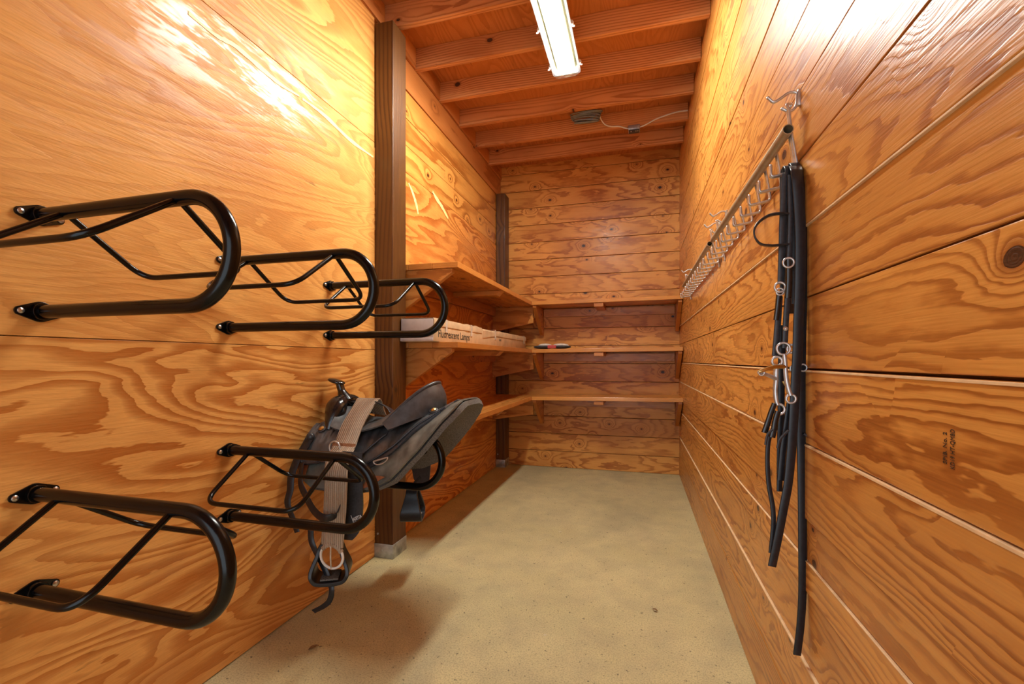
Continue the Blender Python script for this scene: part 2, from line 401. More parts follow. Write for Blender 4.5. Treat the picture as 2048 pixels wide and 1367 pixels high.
def emit(name, col, st):
    m = NT(name); m.t.nodes.remove(m.b); e = m.n('ShaderNodeEmission'); e.inputs[0].default_value = (*col, 1); e.inputs[1].default_value = st
    m.L(e.outputs[0], m.out.inputs[0]); return m.m
M_tube = emit('lit fluorescent tube', (.95, .97, .95), 255.0)

def mat_diffuser():
    m = NT('clear acrylic'); m.t.nodes.remove(m.b)
    t = m.n('ShaderNodeBsdfTransparent'); t.inputs[0].default_value = (.98, .97, .93, 1)
    g = m.n('ShaderNodeBsdfGlossy'); g.inputs['Roughness'].default_value = .1
    mx = m.n('ShaderNodeMixShader'); mx.inputs[0].default_value = .06
    m.L(t.outputs[0], mx.inputs[1]); m.L(g.outputs[0], mx.inputs[2]); m.L(mx.outputs[0], m.out.inputs[0]); return m.m
M_diff = mat_diffuser()

# ------------------------------------------------------------------ setting
XL, YB, Y0 = -1.498, 4.89, -1.25
def XR(y): return .4145 - .0052 * y
ZT = 3.157          # underside of the joists
ZD = 3.30           # underside of the deck

MB().box(-1.62, .6, Y0, 5.05, -.12, 0).build('floor', M_floor)
tag(bpy.data.objects['floor'], kind='structure')
dk = MB(); dk.box(-1.62, .6, Y0, 5.05, ZD, ZD + .02); tag(dk.build('ceiling', M_deck), kind='structure')

# right wall: horizontal boards, slightly uneven, with open seams
wr = MB()
seams = [0, .220, .390, .572, .652, .755, .945, 1.133, 1.314, 1.495, 1.677, 1.863, 2.05, 2.24, 2.43, 2.62, 2.81, 3.0, 3.23]
gap = {1.677: .009, 1.863: .004, 1.133: .005, 2.05: .003, .755: .003, .945: .003, 1.495: .0025, .39: .003}
jut = [0.005, .004, .000, .004, .001, .006, .004, .000, .001, .006, .002, .0005, 0, .002, .001, .003, 0, .002, .001]
for i in range(len(seams) - 1):
    z0, z1 = seams[i], seams[i + 1]
    g0 = gap.get(z0, .0032) / 2; g1 = gap.get(z1, .0032) / 2
    wr.cur = ((z0 + z1) / 2, random.random(), random.random())
    j = jut[i]
    n = len(wr.v)
    wr.box(-.0 - j, .045, Y0, YB + .05, z0 + g0, z1 - g1, .002)
    for k in range(n, len(wr.v)):
        x, y, z = wr.v[k]; wr.v[k] = (x + XR(y), y, z)
wr.cur = (.5, .3, .3); wr.box(.46, .50, Y0, 5.05, 0, ZD)
tag(wr.build('wall_right', M_right), kind='structure')
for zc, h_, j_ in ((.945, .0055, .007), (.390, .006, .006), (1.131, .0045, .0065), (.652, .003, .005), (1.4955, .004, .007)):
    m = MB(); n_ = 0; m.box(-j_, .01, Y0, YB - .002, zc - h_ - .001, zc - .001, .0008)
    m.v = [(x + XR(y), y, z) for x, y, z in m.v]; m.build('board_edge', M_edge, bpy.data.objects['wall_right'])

# back wall
wb = MB(); z = 0.0; zs = [0] + [.176 + .189 * k for k in range(17)]
for i in range(len(zs) - 1):
    wb.cur = ((zs[i] + zs[i + 1]) / 2, random.random(), random.random()); j = random.choice((0, .001, .002, .003))
    wb.box(-1.55, XR(4.9) + .04, YB - j, YB + .04, zs[i] + .0024, zs[i + 1] - .0024, .002)
wb.cur = (3.25, .2, .7); wb.box(-1.55, .45, YB + .001, YB + .04, 3.202, ZD)
wb.cur = (1, .4, .4); wb.box(-1.6, .5, YB + .035, YB + .07, 0, ZD)
tag(wb.build('wall_back', M_back), kind='structure')

# left wall: plywood sheets, planks above in the far bay
wl = MB()
def sheet(y0, y1, z0, z1, s, k=1.0):
    wl.cur = (k, s, s * .7 + .1); wl.box(XL - .02, XL, y0 + .001, y1 - .001, z0 + .0012, z1 - .0012, .0012)
sheet(-.07, 2.37, 0.004, 1.216, .13); sheet(-.07, 2.37, 1.216, 2.433, .61, .55); sheet(-.07, 2.37, 2.433, 3.19, .37, .9)
sheet(Y0, -.07, .004, 1.216, .83); sheet(Y0, -.07, 1.216, 2.433, .27); sheet(Y0, -.07, 2.433, 3.19, .47)
wl.cur = (0, .5, .5); wl.box(XL - .06, XL - .025, Y0, YB + .05, 0, ZD)
tag(wl.build('wall_left', M_ply), kind='structure')
wl = MB(); sheet(2.37, 4.80, .004, 1.216, .29); sheet(2.37, 4.80, 1.216, 2.405, .77)
o = wl.build('wall_left_bay', M_ply2); tag(o, kind='structure')
wp = MB()
for z0, z1 in ((2.407, 2.59), (2.59, 2.772), (2.772, 2.955)):
    wp.cur = ((z0 + z1) / 2, random.random(), random.random()); wp.box(XL - .03, XL - .006 + random.random() * .004, 2.40, YB, z0 + .002, z1 - .0015, .002)
tag(wp.build('wall_left_upper', M_leftplank), kind='structure')
tp = MB(); tp.cur = (3.055, .42, .63)
tp.box(XL - .03, XL + .004, 2.40, YB, 2.957, ZT - .001, .003)
tag(tp.build('trim_1', M_block), kind='structure')
# putty streaks on the plywood
def streak(pts, w, name, wall):
    P = spline([Vector((XL + .0012, y, z)) for y, z in pts], 6); n = len(P)
    wd = [w * (.35 + .65 * sin(pi * min(1, max(.08, i / n)))) * (0.8 + .4 * random.random()) for i in range(n)]
    MB().ribbon(P, wd, (0, 0, 1) if abs(pts[0][0] - pts[-1][0]) > abs(pts[0][1] - pts[-1][1]) else (0, 1, 0), .0016).build(name, M_putty, bpy.data.objects[wall])
def onL(px, py):
    u = (px - 1024) / F; v = (VY - py) / F; r = Vector((-sin(TH) + u * cos(TH), cos(TH) + u * sin(TH), v)); t = XL / r.x
    return (r.y * t, H + r.z * t)
streak([onL(*p) for p in ((376, 26), (430, 70), (470, 92), (520, 135), (560, 168), (598, 192))], .021, 'filler_streak', 'wall_left')
streak([onL(*p) for p in ((604, 197), (650, 232), (700, 280), (746, 314))], .022, 'filler_streak', 'wall_left')
streak([onL(*p) for p in ((817, 366), (826, 388), (833, 412), (836, 428))], .030, 'filler_streak', 'wall_left_bay')
streak([onL(*p) for p in ((865, 383), (872, 396), (884, 414), (896, 437))], .036, 'filler_streak', 'wall_left_bay')

# front side above the opening the photographer stands in (behind the camera)
fw = MB(); fw.cur = (2.7, .3, .9); fw.box(-1.55, .5, Y0 - .04, Y0, 2.30, ZD)
tag(fw.build('wall_front', M_back), kind='structure')

# joists
names = {0: 'joist resting on the back end of the side plate, nearest the back wall', }
JY = [2.46 + .398 * k for k in range(6)]          # front faces
jl = ['pine ceiling joist nearest the camera, in front of the tall post top',
      'pine ceiling joist passing behind the middle of the light fixture',
      'pine ceiling joist at the far end of the light fixture',
      'knotty pine ceiling joist just beyond the light fixture, before the wire coil',
      'pine ceiling joist carrying the grey junction box and white cable',
      'pine ceiling joist closest to the back wall']
for k, y in enumerate(JY):
    m = MB(); m.box(XL - .0, XR(y) - .004, y, y + .038, ZT + .001, ZD - .001, .002)
    cx = (XL + XR(y)) / 2
    o = m.build('ceiling_joist', M_joist, origin=(cx, y + .019, ZT)); tag(o, jl[k], 'joist')
for k, y in enumerate([1.664, 2.062]):
    m = MB(); m.box(XL - .0, XR(y) - .004, y, y + .038, ZT + .001, ZD - .001, .002)
    o = m.build('ceiling_joist', M_joist, origin=((XL + .4) / 2, y + .019, ZT))
    tag(o, ['pine ceiling joist above the nearer half of the light fixture', 'pine ceiling joist over the middle of the left plywood wall'][k], 'joist')
bl = MB()
ends = [1.664, 2.062] + JY + [YB]
for i in range(len(ends) - 1):
    bl.cur = (3.23, random.random(), random.random()); bl.box(XL - .02, XL + .016, ends[i] + .040, ends[i + 1] - .002, ZT + .003, ZD - .002, .002)
tag(bl.build('trim_2', M_block), kind='structure')

# posts with galvanised sleeves
def post(x0, x1, y0, y1, z1, label):
    t = empty('timber_post', ((x0 + x1) / 2, (y0 + y1) / 2, 0), 0, label, 'post')
    o = (0, 0, 0); off = Vector(t.location)
    m = MB(); m.cur = (0, .31, .4)
    m.box(x0, x1, y0, y1, .01, z1, .004); b = m.build('shaft', M_post, t); b.matrix_parent_inverse = Matrix.Translation(-off)
    m = MB(); m.box(x0 - .003, x1 + .003, y0 - .003, y1 + .003, 0, .083, .002); b = m.build('base_sleeve', M_galv, t, smooth=30); b.matrix_parent_inverse = Matrix.Translation(-off)
    for q in ((x0 + .02, y0 - .001, .14), ((x0 + x1) / 2 - .01, y0 - .002, .045)):
        m = MB(); m.disc(q, (0, -1, 0), .006, .004); b = m.build('bolt_head', M_galv, t); b.matrix_parent_inverse = Matrix.Translation(-off)
    return t
post(XL + .002, -1.379, 2.372, 2.527, 3.13, 'tall dark brown post against the left wall beside the saddle')
post(XL + .002, -1.397, 4.725, YB - .004, 2.955, 'dark weathered post in the far left corner behind the shelves')

def rooted(root, ob):
    ob.parent = root; ob.matrix_parent_inverse = Matrix.Translation(-Vector(root.location)); return ob

# ------------------------------------------------------------------ shelves
ZS = [1.743, 1.265, .790]; TK = .036
lvl = ['top', 'middle', 'bottom']
XS, YS = -1.040, 4.470
for i, zt in enumerate(ZS):
    t = empty('wall_shelf', (XL, 3.4, zt), 0, ['top pine shelf along the left wall behind the post', 'middle pine shelf along the left wall holding the long cardboard box', 'bottom pine shelf along the left wall behind the saddle'][i], 'shelf')
    m = MB()
    for k, (xa, xb) in enumerate(((XL + .003, XL + .13), (XL + .131, XL + .29), (XL + .291, XS))):
        m.cur = ((xa + xb) / 2, random.random(), random.random()); m.box(xa, xb, 2.533, (YS - .001 if k == 2 else YS - .001), zt - TK, zt, .0025)
    m.cur = (XL + .05, .2, .8); m.box(XL + .003, XS, YS - .0005, 4.72, zt - TK, zt, .002)
    rooted(t, m.build('board', M_shelfY))
    zb = zt - TK - .001
    m = MB(); m.cur = (zb - .12, random.random(), random.random())
    m.prism([(XL + .002, zb), (-1.082, zb), (-1.082, zb - .022), (XL + .002, zb - .305)], 'y', 2.545, 2.583)
    rooted(t, m.build('bracket', M_brX, bev=.002))
    m = MB(); m.cur = (zb - .08, random.random(), random.random())
    hr, hl = (.165, .255) if i < 2 else (.155, .225)
    m.prism([(XL + .002, zb), (-1.055, zb), (-1.055, zb - hr), (XL + .002, zb - hl)], 'y', 4.60, 4.638)
    rooted(t, m.build('bracket', M_brX, bev=.002))
    m = MB(); m.cur = (zb - .02, random.random(), random.random())
    m.prism([(XL + .04, zb), (-1.05, zb), (-1.09, zb - .037), (XL + .04, zb - .037)], 'y', 3.45, 3.54)
    rooted(t, m.build('cross_cleat', M_brX, bev=.002))
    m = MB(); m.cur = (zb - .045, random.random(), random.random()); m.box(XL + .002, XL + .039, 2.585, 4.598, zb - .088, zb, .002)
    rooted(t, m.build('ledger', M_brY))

for i, zt0 in enumerate(ZS):
    zt = zt0 + .001
    rise = (.010, .012, .015)[i]
    t = empty('wall_shelf', (-.35, YB, zt), 0, ['top pine shelf across the back wall under the planks', 'middle pine shelf across the back wall with a grey and white bundle on it', 'bottom pine shelf across the back wall, lowest of its stack'][i], 'shelf')
    m = MB()
    for ya, yb in ((YS, YS + .14), (YS + .141, YS + .28), (YS + .281, YB - .006)):
        m.cur = ((ya + yb) / 2, random.random(), random.random())
        xa = XS + .0005 if yb < 4.74 else XS + .0005
        n = len(m.v); m.box(xa, XR(4.6) - .004, ya, yb, zt - TK, zt, .0025)
        for k in range(n, len(m.v)):
            x, y, zz = m.v[k]; m.v[k] = (x, y, zz + rise * (x - XS) / 1.43)
    rooted(t, m.build('board', M_shelfX))
    def zz(x): return zt - TK - .001 + rise * (x - XS) / 1.43
    for xa in (-1.036, .345):
        m = MB(); m.cur = (zz(xa) - .1, random.random(), random.random())
        m.prism([(YS + .02, zz(xa)), (YB - .006, zz(xa)), (YB - .006, zz(xa) - (.285 if xa < 0 else .27)), (YB - .05, zz(xa) - (.285 if xa < 0 else .27)), (YS + .02, zz(xa) - .022)], 'x', xa, xa + .036)
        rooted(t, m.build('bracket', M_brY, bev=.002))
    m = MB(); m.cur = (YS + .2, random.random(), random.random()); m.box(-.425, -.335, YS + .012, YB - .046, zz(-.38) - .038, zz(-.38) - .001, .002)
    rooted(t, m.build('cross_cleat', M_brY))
    m = MB(); m.cur = (zz(-.4) - .045, random.random(), random.random()); m.box(-.995, .340, YB - .044, YB - .005, zz(-.38) - .092, zz(-.38) - .008, .002)
    rooted(t, m.build('ledger', M_brX))

# ------------------------------------------------------------------ fluorescent fixture
LX, LY0, LY1, LZ = -.470, 1.83, 3.075, 3.085
t = empty('light_fixture', (LX, 2.45, ZT), 0, 'lit twin tube fluorescent fixture under the ceiling joists', 'light')
def rr(x0, x1, y0, y1, r, k=5):
    out = []
    for cx, cy, a0 in ((x1 - r, y1 - r, 0), (x0 + r, y1 - r, 90), (x0 + r, y0 + r, 180), (x1 - r, y0 + r, 270)):
        for j in range(k + 1): a = radians(a0 + 90 * j / k); out.append((cx + r * cos(a), cy + r * sin(a)))
    return out
w = .090
def loops(levels):
    m = MB(); n = None; vs = []; fs = []
    for q, (dw, zz_) in enumerate(levels):
        P = rr(LX - w + dw, LX + w - dw, LY0 + dw, LY1 - dw, max(.006, .026 - dw * .3)); n = len(P); vs += [(x, y, zz_) for x, y in P]
    for q in range(len(levels) - 1):
        fs += [(q * n + k, q * n + (k + 1) % n, (q + 1) * n + (k + 1) % n, (q + 1) * n + k) for k in range(n)]
    m.add(vs, fs); m.capn = n; return m
m = loops([(.006, LZ), (.012, ZT - .002), (.016, ZT - .002), (.012, LZ)])
n = m.capn; m.f.append(tuple(range(n, 2 * n))); rooted(t, m.build('housing', M_house))
m = loops([(-.003, LZ - .006), (-.003, LZ + .008), (.010, LZ + .008), (.010, LZ - .006), (-.003, LZ - .006)])
rooted(t, m.build('gasket_rim', M_grey))
m = loops([(.008, LZ - .004), (.014, LZ - .030), (.024, LZ - .040), (.040, LZ - .043)])
m.f.append(tuple(3 * m.capn + k for k in range(m.capn))); rooted(t, m.build('diffuser', M_diff))
m = MB(); m.box(LX - .058, LX + .058, LY0 + .03, LY1 - .03, LZ + .016, LZ + .045, .004); rooted(t, m.build('reflector_tray', M_house))
for s in (-1, 1):
    m = MB(); m.tube([(LX + s * .030, LY0 + .045, LZ - .006), (LX + s * .030, LY1 - .045, LZ - .006)], .0130, 16)
    rooted(t, m.build('fluorescent_tube', M_tube))
    for yy in (LY0 + .034, LY1 - .034):
        m = MB(); m.box(LX + s * .030 - .010, LX + s * .030 + .010, yy - .008, yy + .008, LZ - .022, LZ + .018, .002)
        rooted(t, m.build('lamp_holder', M_plate))
for yy in (2.05, 2.62, LY1 - .10):
    for s in (-1, 1):
        m = MB(); x = LX + s * (w + .004)
        m.tube(spline([(x, yy, LZ + .02), (x + s * .010, yy, LZ + .006), (x + s * .006, yy, LZ - .012), (x + s * .018, yy, LZ - .016)], 4), .004, 8)
        m.box(x - .004, x + .006, yy - .008, yy + .008, LZ - .004, LZ + .016)
        rooted(t, m.build('clip', M_plate))

# ------------------------------------------------------------------ cable, junction box, coil
jb = empty('junction_box', (-.045, 4.035, ZT), 0, 'small grey steel junction box under a ceiling joist', 'junction box')
m = MB(); m.box(-.093, .003, 4.020, 4.095, ZT - .040, ZT - .002, .003); rooted(jb, m.build('body', M_jbox, smooth=30))
m = MB(); m.box(-.088, -.002, 4.024, 4.091, ZT - .045, ZT - .040, .002); rooted(jb, m.build('cover_plate', M_dark, smooth=30))
for x in (-.069, -.03, -.014):
    m = MB(); m.disc((x, 4.045, ZT - .045), (0, 0, -1), .006, .004); rooted(jb, m.build('screw', M_bolt))
m = MB(); m.tube(spline([(-.33, 3.99, ZT + .10), (-.315, 4.03, ZT + .075), (-.285, 4.042, ZT + .04), (-.235, 4.043, ZT + .018), (-.17, 4.043, ZT + .01), (-.12, 4.043, ZT - .010), (-.095, 4.043, ZT - .018)], 8), .0055, 10)
tag(m.build('cable', M_wire), 'white cable running down from the wire coil to the junction box', 'cable')
m = MB(); m.tube(spline([(.004, 4.045, ZT - .018), (.05, 4.042, ZT - .006), (.13, 4.042, ZT + .028), (.22, 4.042, ZT + .052), (.31, 4.042, ZT + .066), (.386, 4.042, ZT + .066)], 8), .0055, 10)
tag(m.build('cable', M_wire), 'white cable running from the junction box to the right wall', 'cable')
m = MB()
for k in range(7):
    a = 3.84 + .022 * (k % 3); P = []
    for j in range(33):
        q = 2 * pi * j / 32; P.append((-.44 + (.135 - .006 * k) * cos(q), 3.945 + (.05 - .004 * k) * sin(q), ZD - .03 - .013 * k + .01 * sin(q + k)))
    m.tube(P[:-1], .006, 8, closed=True)
tag(m.build('wire_coil', M_coil), 'coil of grey wire tucked between two ceiling joists', 'wire coil')

# ------------------------------------------------------------------ saddle racks
TR, RR = .0175, .0078
def make_rack():
    t = empty('saddle_rack')
    top, bot, tip = 0.0, -.249, -.855 - XL
    R = .1245; cx = tip - TR - R
    P = [(.004, 0, 0)] + [(x, 0, 0) for x in (cx * .5, cx)] + [(cx + R * sin(a), 0, -R + R * cos(a)) for a in [pi * k / 24 for k in range(1, 24)]] + [(cx, 0, bot), (cx * .5, 0, bot), (.004, 0, bot)]
    MB().tube(P, TR, 24).build('frame', M_black, t, smooth=40)
    for s in (-1, 1):
        xa, xb = .098, .470
        P = fillet([(xa, s * .012, -.010), (xa + .002, s * .188, -.135), (xb - .004, s * .188, -.135), (xb, s * .012, -.010)], [0, .055, .055, 0], 8)
        MB().tube(P, RR, 14).build('support_rod', M_black, t, smooth=40)
    for zc in (top, bot):
        out = []
        for cy, r, a0, a1 in ((.040, .012, -55, 55), (0, .0265, 62, 118), (-.040, .012, 125, 235), (0, .0265, 242, 298)):
            for j in range(7):
                a = radians(a0 + (a1 - a0) * j / 6); out.append((cy + r * cos(a), zc + r * sin(a)))
        m = MB(); m.prism(out, 'x', .0005, .006); m.tube([(.006, 0, zc), (.020, 0, zc)], TR + .005, 24)
        f = m.build('flange', M_black, t, bev=.0012)
        for s in (-1, 1):
            m = MB(); m.disc((.006, s * .041, zc), (1, 0, 0), .0075, .004, 12, .002); m.build('bolt', M_bolt, f, smooth=50)
    return t
proto = make_rack()
racks = [(.813, 1.529, 'black tubular saddle rack in the upper row, nearest the camera'),
         (1.377, 1.527, 'black tubular saddle rack in the middle of the upper row'),
         (1.968, 1.528, 'black tubular saddle rack at the far end of the upper row, before the post'),
         (.802, .813, 'empty black saddle rack in the lower row, nearest the camera'),
         (1.380, .816, 'empty black saddle rack in the lower row, in front of the saddle'),
         (1.935, .815, 'black saddle rack carrying the saddle in the lower row')]
for i, (y, z, lab) in enumerate(racks):
    o = proto if i == 0 else copy_tree(proto)
    o.location = (XL, y, z); tag(o, lab, 'saddle rack', 'black saddle racks on the plywood wall')

# ------------------------------------------------------------------ saddle
SY = 1.925
CS = [(0, 0), (.07, -.012), (.13, -.045), (.185, -.105), (.225, -.175), (.262, -.255)]
def cross(s):
    s = max(0, min(1.12, s)); f = s * 5; i = min(4, int(f)); t = f - i
    p = CS; P = lambda k: Vector(p[max(0, min(5, k))]) if k >= 0 else Vector((-p[1][0], p[1][1]))
    p0, p1, p2, p3 = P(i - 1), P(i), P(i + 1), (P(i + 2) if i + 2 <= 5 else P(5) * 2 - P(4))
    return .5 * ((2 * p1) + (p2 - p0) * t + (2 * p0 - 5 * p1 + 4 * p2 - p3) * t * t + (3 * p1 - p0 - 3 * p2 + p3) * t ** 3)
def ridge(x):
    pts = [(-1.50, .885), (-1.35, .868), (-1.15, .868), (-1.0, .880), (-.88, .930), (-.76, .985), (-.70, 1.01)]
    if x <= pts[0][0]: return pts[0][1]
    for (a, za), (b, zb) in zip(pts, pts[1:]):
        if x <= b:
            k = (x - a) / (b - a); k = k * k * (3 - 2 * k) * .4 + k * .6; return za + (zb - za) * k
    return pts[-1][1]
def Sk(x, s, off=0.0):
    q = cross(abs(s)); q2 = cross(abs(s) + .01); d = (q2 - q).normalized(); n = Vector((-d.y, d.x))
    if abs(s) < .02: n = Vector((0, 1))
    w, dz = q.x + n.x * off, q.y + n.y * off
    k = lerp([(-1.12, 1.0), (-.95, .86), (-.85, .72), (-.76, .56), (-.70, .5)], x)
    w *= lerp([(-1.1, 1.0), (-.85, 1.10), (-.72, 1.14)], x)
    return Vector((x, SY + (w if s >= 0 else -w * 1.04), ridge(x) + dz * k))
def lerp(tab, t):
    if t <= tab[0][0]: return tab[0][1]
    for (a, va), (b, vb) in zip(tab, tab[1:]):
        if t <= b: k = (t - a) / (b - a); return va + (vb - va) * k
    return tab[-1][1]
saddle = empty('western_saddle', (-1.15, SY, .835), 0, 'worn black western saddle resting on the lower rack beside the post', 'saddle')
# skirt + lining outlines by height on the side
XRs = [(0, -.755), (.25, -.735), (.45, -.735), (.6, -.762), (.75, -.805), (.88, -.880), (.96, -.965), (1.0, -1.06)]
XFs = [(0, -1.43), (.3, -1.462), (.6, -1.470), (.8, -1.465), (.93, -1.43), (1.0, -1.36)]
def skirt(grow, off, th, name, mat, parent=saddle):
    for_s = [-1 + 2 * k / 60 for k in range(61)]
    G = []
    for s in for_s:
        a, b = lerp(XFs, abs(s)) - grow * .6, lerp(XRs, abs(s)) + grow
        row = []
        for j in range(25):
            x = a + (b - a) * j / 24; row.append(Sk(x, s * (1 + grow * .9), off))
        G.append(row)
    m = MB(); m.grid(G, th); return rooted(parent, m.build(name, mat, smooth=50))
skirt(.011, -.031, .023, 'felt_lining', M_felt)
skirt(.000, -.006, .007, 'skirt', M_skirtl)
skirt(-.030, -.040, .009, 'fleece_pad', M_fleece)
def flap(top, bot, off, th, name, mat, nu=24, nv=8, parent=saddle, smooth=50, edge=0):
    """sheet lofted between two (x, s) curves lying over the skirt"""
    T = spline([Vector((a, b, 0)) for a, b in top], 6); B = spline([Vector((a, b, 0)) for a, b in bot], 6)
    def res(P, n): return [P[round(i * (len(P) - 1) / n)] for i in range(n + 1)]
    T, B = res(T, nu), res(B, nu); G = []
    for i in range(nu + 1):
        G.append([Sk(*(T[i] * (1 - j / nv) + B[i] * (j / nv)).xy, off) for j in range(nv + 1)])
    m = MB(); m.grid(G, th); fo = rooted(parent, m.build(name, mat, smooth=smooth))
    if edge:
        m = MB(); m.tube([r[-1] for r in G], edge, 8); e = m.build('edge_binding', M_leather, smooth=60); e.parent = fo
    return fo
for s in (-1, 1):
    # rear jockey: long flap running back to the skirt's rear
    flap([(-1.16, s * .45), (-1.05, s * .22), (-.93, s * .10), (-.80, s * .06)], [(-1.19, s * .80), (-1.07, s * .70), (-.93, s * .46), (-.80, s * .30)], .007, .006, 'rear_jockey', M_sleather, edge=.0048)
    flap([(-1.21, s * .80), (-1.07, s * .71), (-.94, s * .49), (-.82, s * .33)], [(-1.21, s * .875), (-1.07, s * .775), (-.93, s * .545), (-.81, s * .375)], .004, .007, 'rigging_strap', M_leather, nv=4)
    # front jockey
    flap([(-1.455, s * .30), (-1.41, s * .28), (-1.37, s * .36), (-1.33, s * .42)], [(-1.462, s * .74), (-1.42, s * .80), (-1.37, s * .78), (-1.33, s * .74)], .008, .006, 'front_jockey', M_seatl, edge=.0045)
    # corner patches
    flap([(-1.075, s * .88), (-1.03, s * .90), (-1.0, s * .92)], [(-1.12, s * .995), (-1.06, s * .975), (-1.005, s * .925)], .003, .003, 'corner_patch', M_brownpatch, nu=10, nv=4)
    flap([(-1.445, s * .80), (-1.42, s * .80), (-1.395, s * .80)], [(-1.435, s * .93), (-1.415, s * .95), (-1.395, s * .95)], .003, .003, 'corner_patch', M_brownpatch, nu=10, nv=4)
# bars fill between skirt and seat
# seat: front line under the fork to the cantle crest
def Fr(v): return Vector((-1.36 + .02 * v * v, SY + .165 * v, .935 - .075 * v * v))
def Cr(v): return Vector((-.895 - .165 * abs(v) ** 1.9, SY + .185 * v, 1.050 - .170 * abs(v) ** 2.3))
def Bs(v): return Vector((-.872 - .150 * abs(v) ** 1.9, SY + .205 * v, .930 - .075 * abs(v) ** 2))
nv = 24; G = []
for i in range(25):
    u = i / 24; row = []
    for j in range(nv + 1):
        v = -1 + 2 * j / nv
        p = Fr(v).lerp(Cr(v), u); p.z -= (.105 * sin(pi * u ** .85) * (1 - .75 * v * v)); p.z = max(p.z, ridge(p.x) + .018 - .11 * v * v)
        row.append(p)
    G.append(row)
m = MB(); m.grid(G, -.008); rooted(saddle, m.build('seat', M_sleather, smooth=60))
# cantle: leaning dish behind the seat
G = []
for i in range(13):
    u = i / 12; row = []
    for j in range(nv + 1):
        v = -1 + 2 * j / nv
        p = Cr(v * .995).lerp(Bs(v), u); p.x += .018 * sin(pi * u) * (1 - v * v); row.append(p)
    G.append(row)
m = MB(); m.grid(G, .010); rooted(saddle, m.build('cantle', M_seatl, smooth=60))
m = MB(); m.tube([Cr(-1 + 2 * j / 40) + Vector((.006, 0, .002)) for j in range(41)], .0095, 10); rooted(saddle, m.build('cantle_binding', M_leather, smooth=60))
# seat jockey: big side flap under the seat
for s in (-1, 1):
    flap([(-1.40, s * .36), (-1.30, s * .30), (-1.18, s * .24), (-1.06, s * .26)], [(-1.40, s * .70), (-1.30, s * .76), (-1.18, s * .72), (-1.06, s * .44)], .015, .008, 'seat_jockey', M_seatl, edge=.0052)
m = MB(); pts = spline([(-1.165, SY - .05, .955), (-1.14, SY - .05, .950), (-1.10, SY - .055, .930), (-1.07, SY - .07, .905)], 6)
m.ribbon(pts, .075, (0, 1, -.35), .005); rooted(saddle, m.build('seat_strap', M_leather))
# fork with swells
G = []
for i in range(29):
    v = -1 + 2 * i / 28
    arch = Vector((-1.385 + .012 * abs(v), SY + .128 * v * (1 - .10 * v * v), .962 - .130 * abs(v) ** 2.2))
    sw = .034 + .018 * math.exp(-((abs(v) - .55) / .28) ** 2) - .012 * abs(v) ** 6
    tz = .030 + .014 * math.exp(-((abs(v) - .55) / .3) ** 2)
    nrm = Vector((0, sin(v * 1.25), cos(v * 1.25)))
    G.append([arch + Vector((cos(a) * sw, 0, 0)) + nrm * sin(a) * tz for a in [2 * pi * k / 20 for k in range(20)]])
m = MB(); vs = [p for r in G for p in r]; fs = [(i * 20 + k, i * 20 + (k + 1) % 20, (i + 1) * 20 + (k + 1) % 20, (i + 1) * 20 + k) for i in range(28) for k in range(20)]
fs += [tuple(range(20)), tuple(28 * 20 + k for k in range(20))]
m.add(vs, fs); fork = rooted(saddle, m.build('fork', M_gloss, smooth=60))
m = MB(); m.tube(spline([(-1.375, SY, .955), (-1.392, SY, .990), (-1.404, SY, 1.022), (-1.412, SY, 1.045)], 6), [.040 - .022 * min(1, k / 9) for k in range(19)], 18)
m.ball((-1.428, SY, 1.052), .046, .033, .012, 20, Matrix.Rotation(radians(14), 4, 'Y'))
rooted(saddle, m.build('horn', M_gloss, smooth=60))
# conchos, dees, stitched tags
def concho(x, s, r=.012, mat=M_brass):
    p = Sk(x, s, .022); n = (Sk(x, s, .04) - p).normalized()
    m = MB(); m.disc(p, n, r, .004, 16, .003); rooted(saddle, m.build('concho', mat, smooth=50))
    m = MB(); m.disc(p - n * .006, n, r * 1.6, .006, 16); rooted(saddle, m.build('rosette', M_leather, smooth=50))
for s in (-1, 1):
    concho(-1.395, s * .40); concho(-1.055, s * .34); concho(-.865, s * .22); 
m = MB(); c = Sk(-1.425, -.52, .020); m.ball(c, .020, .016, .020); rooted(saddle, m.build('rolled_string', M_leather, smooth=50))
m = MB(); c = Sk(-1.03, -.735, .018); P = [c + Vector((.033 * cos(a) , -.006, .020 * sin(a) + .010 * cos(a))) for a in [pi + pi * k / 14 for k in range(15)]]
m.tube(P + [P[0]], .0032, 8); rooted(saddle, m.build('dee_ring', M_steel, smooth=50))
m = MB(); c = Vector((-1.245, SY - .258, .785)); m.tube([c + Vector((.026 * cos(a), 0, .026 * sin(a))) for a in [2 * pi * k / 24 for k in range(24)]], .0035, 8, closed=True); rooted(saddle, m.build('rigging_ring', M_steel, smooth=50))
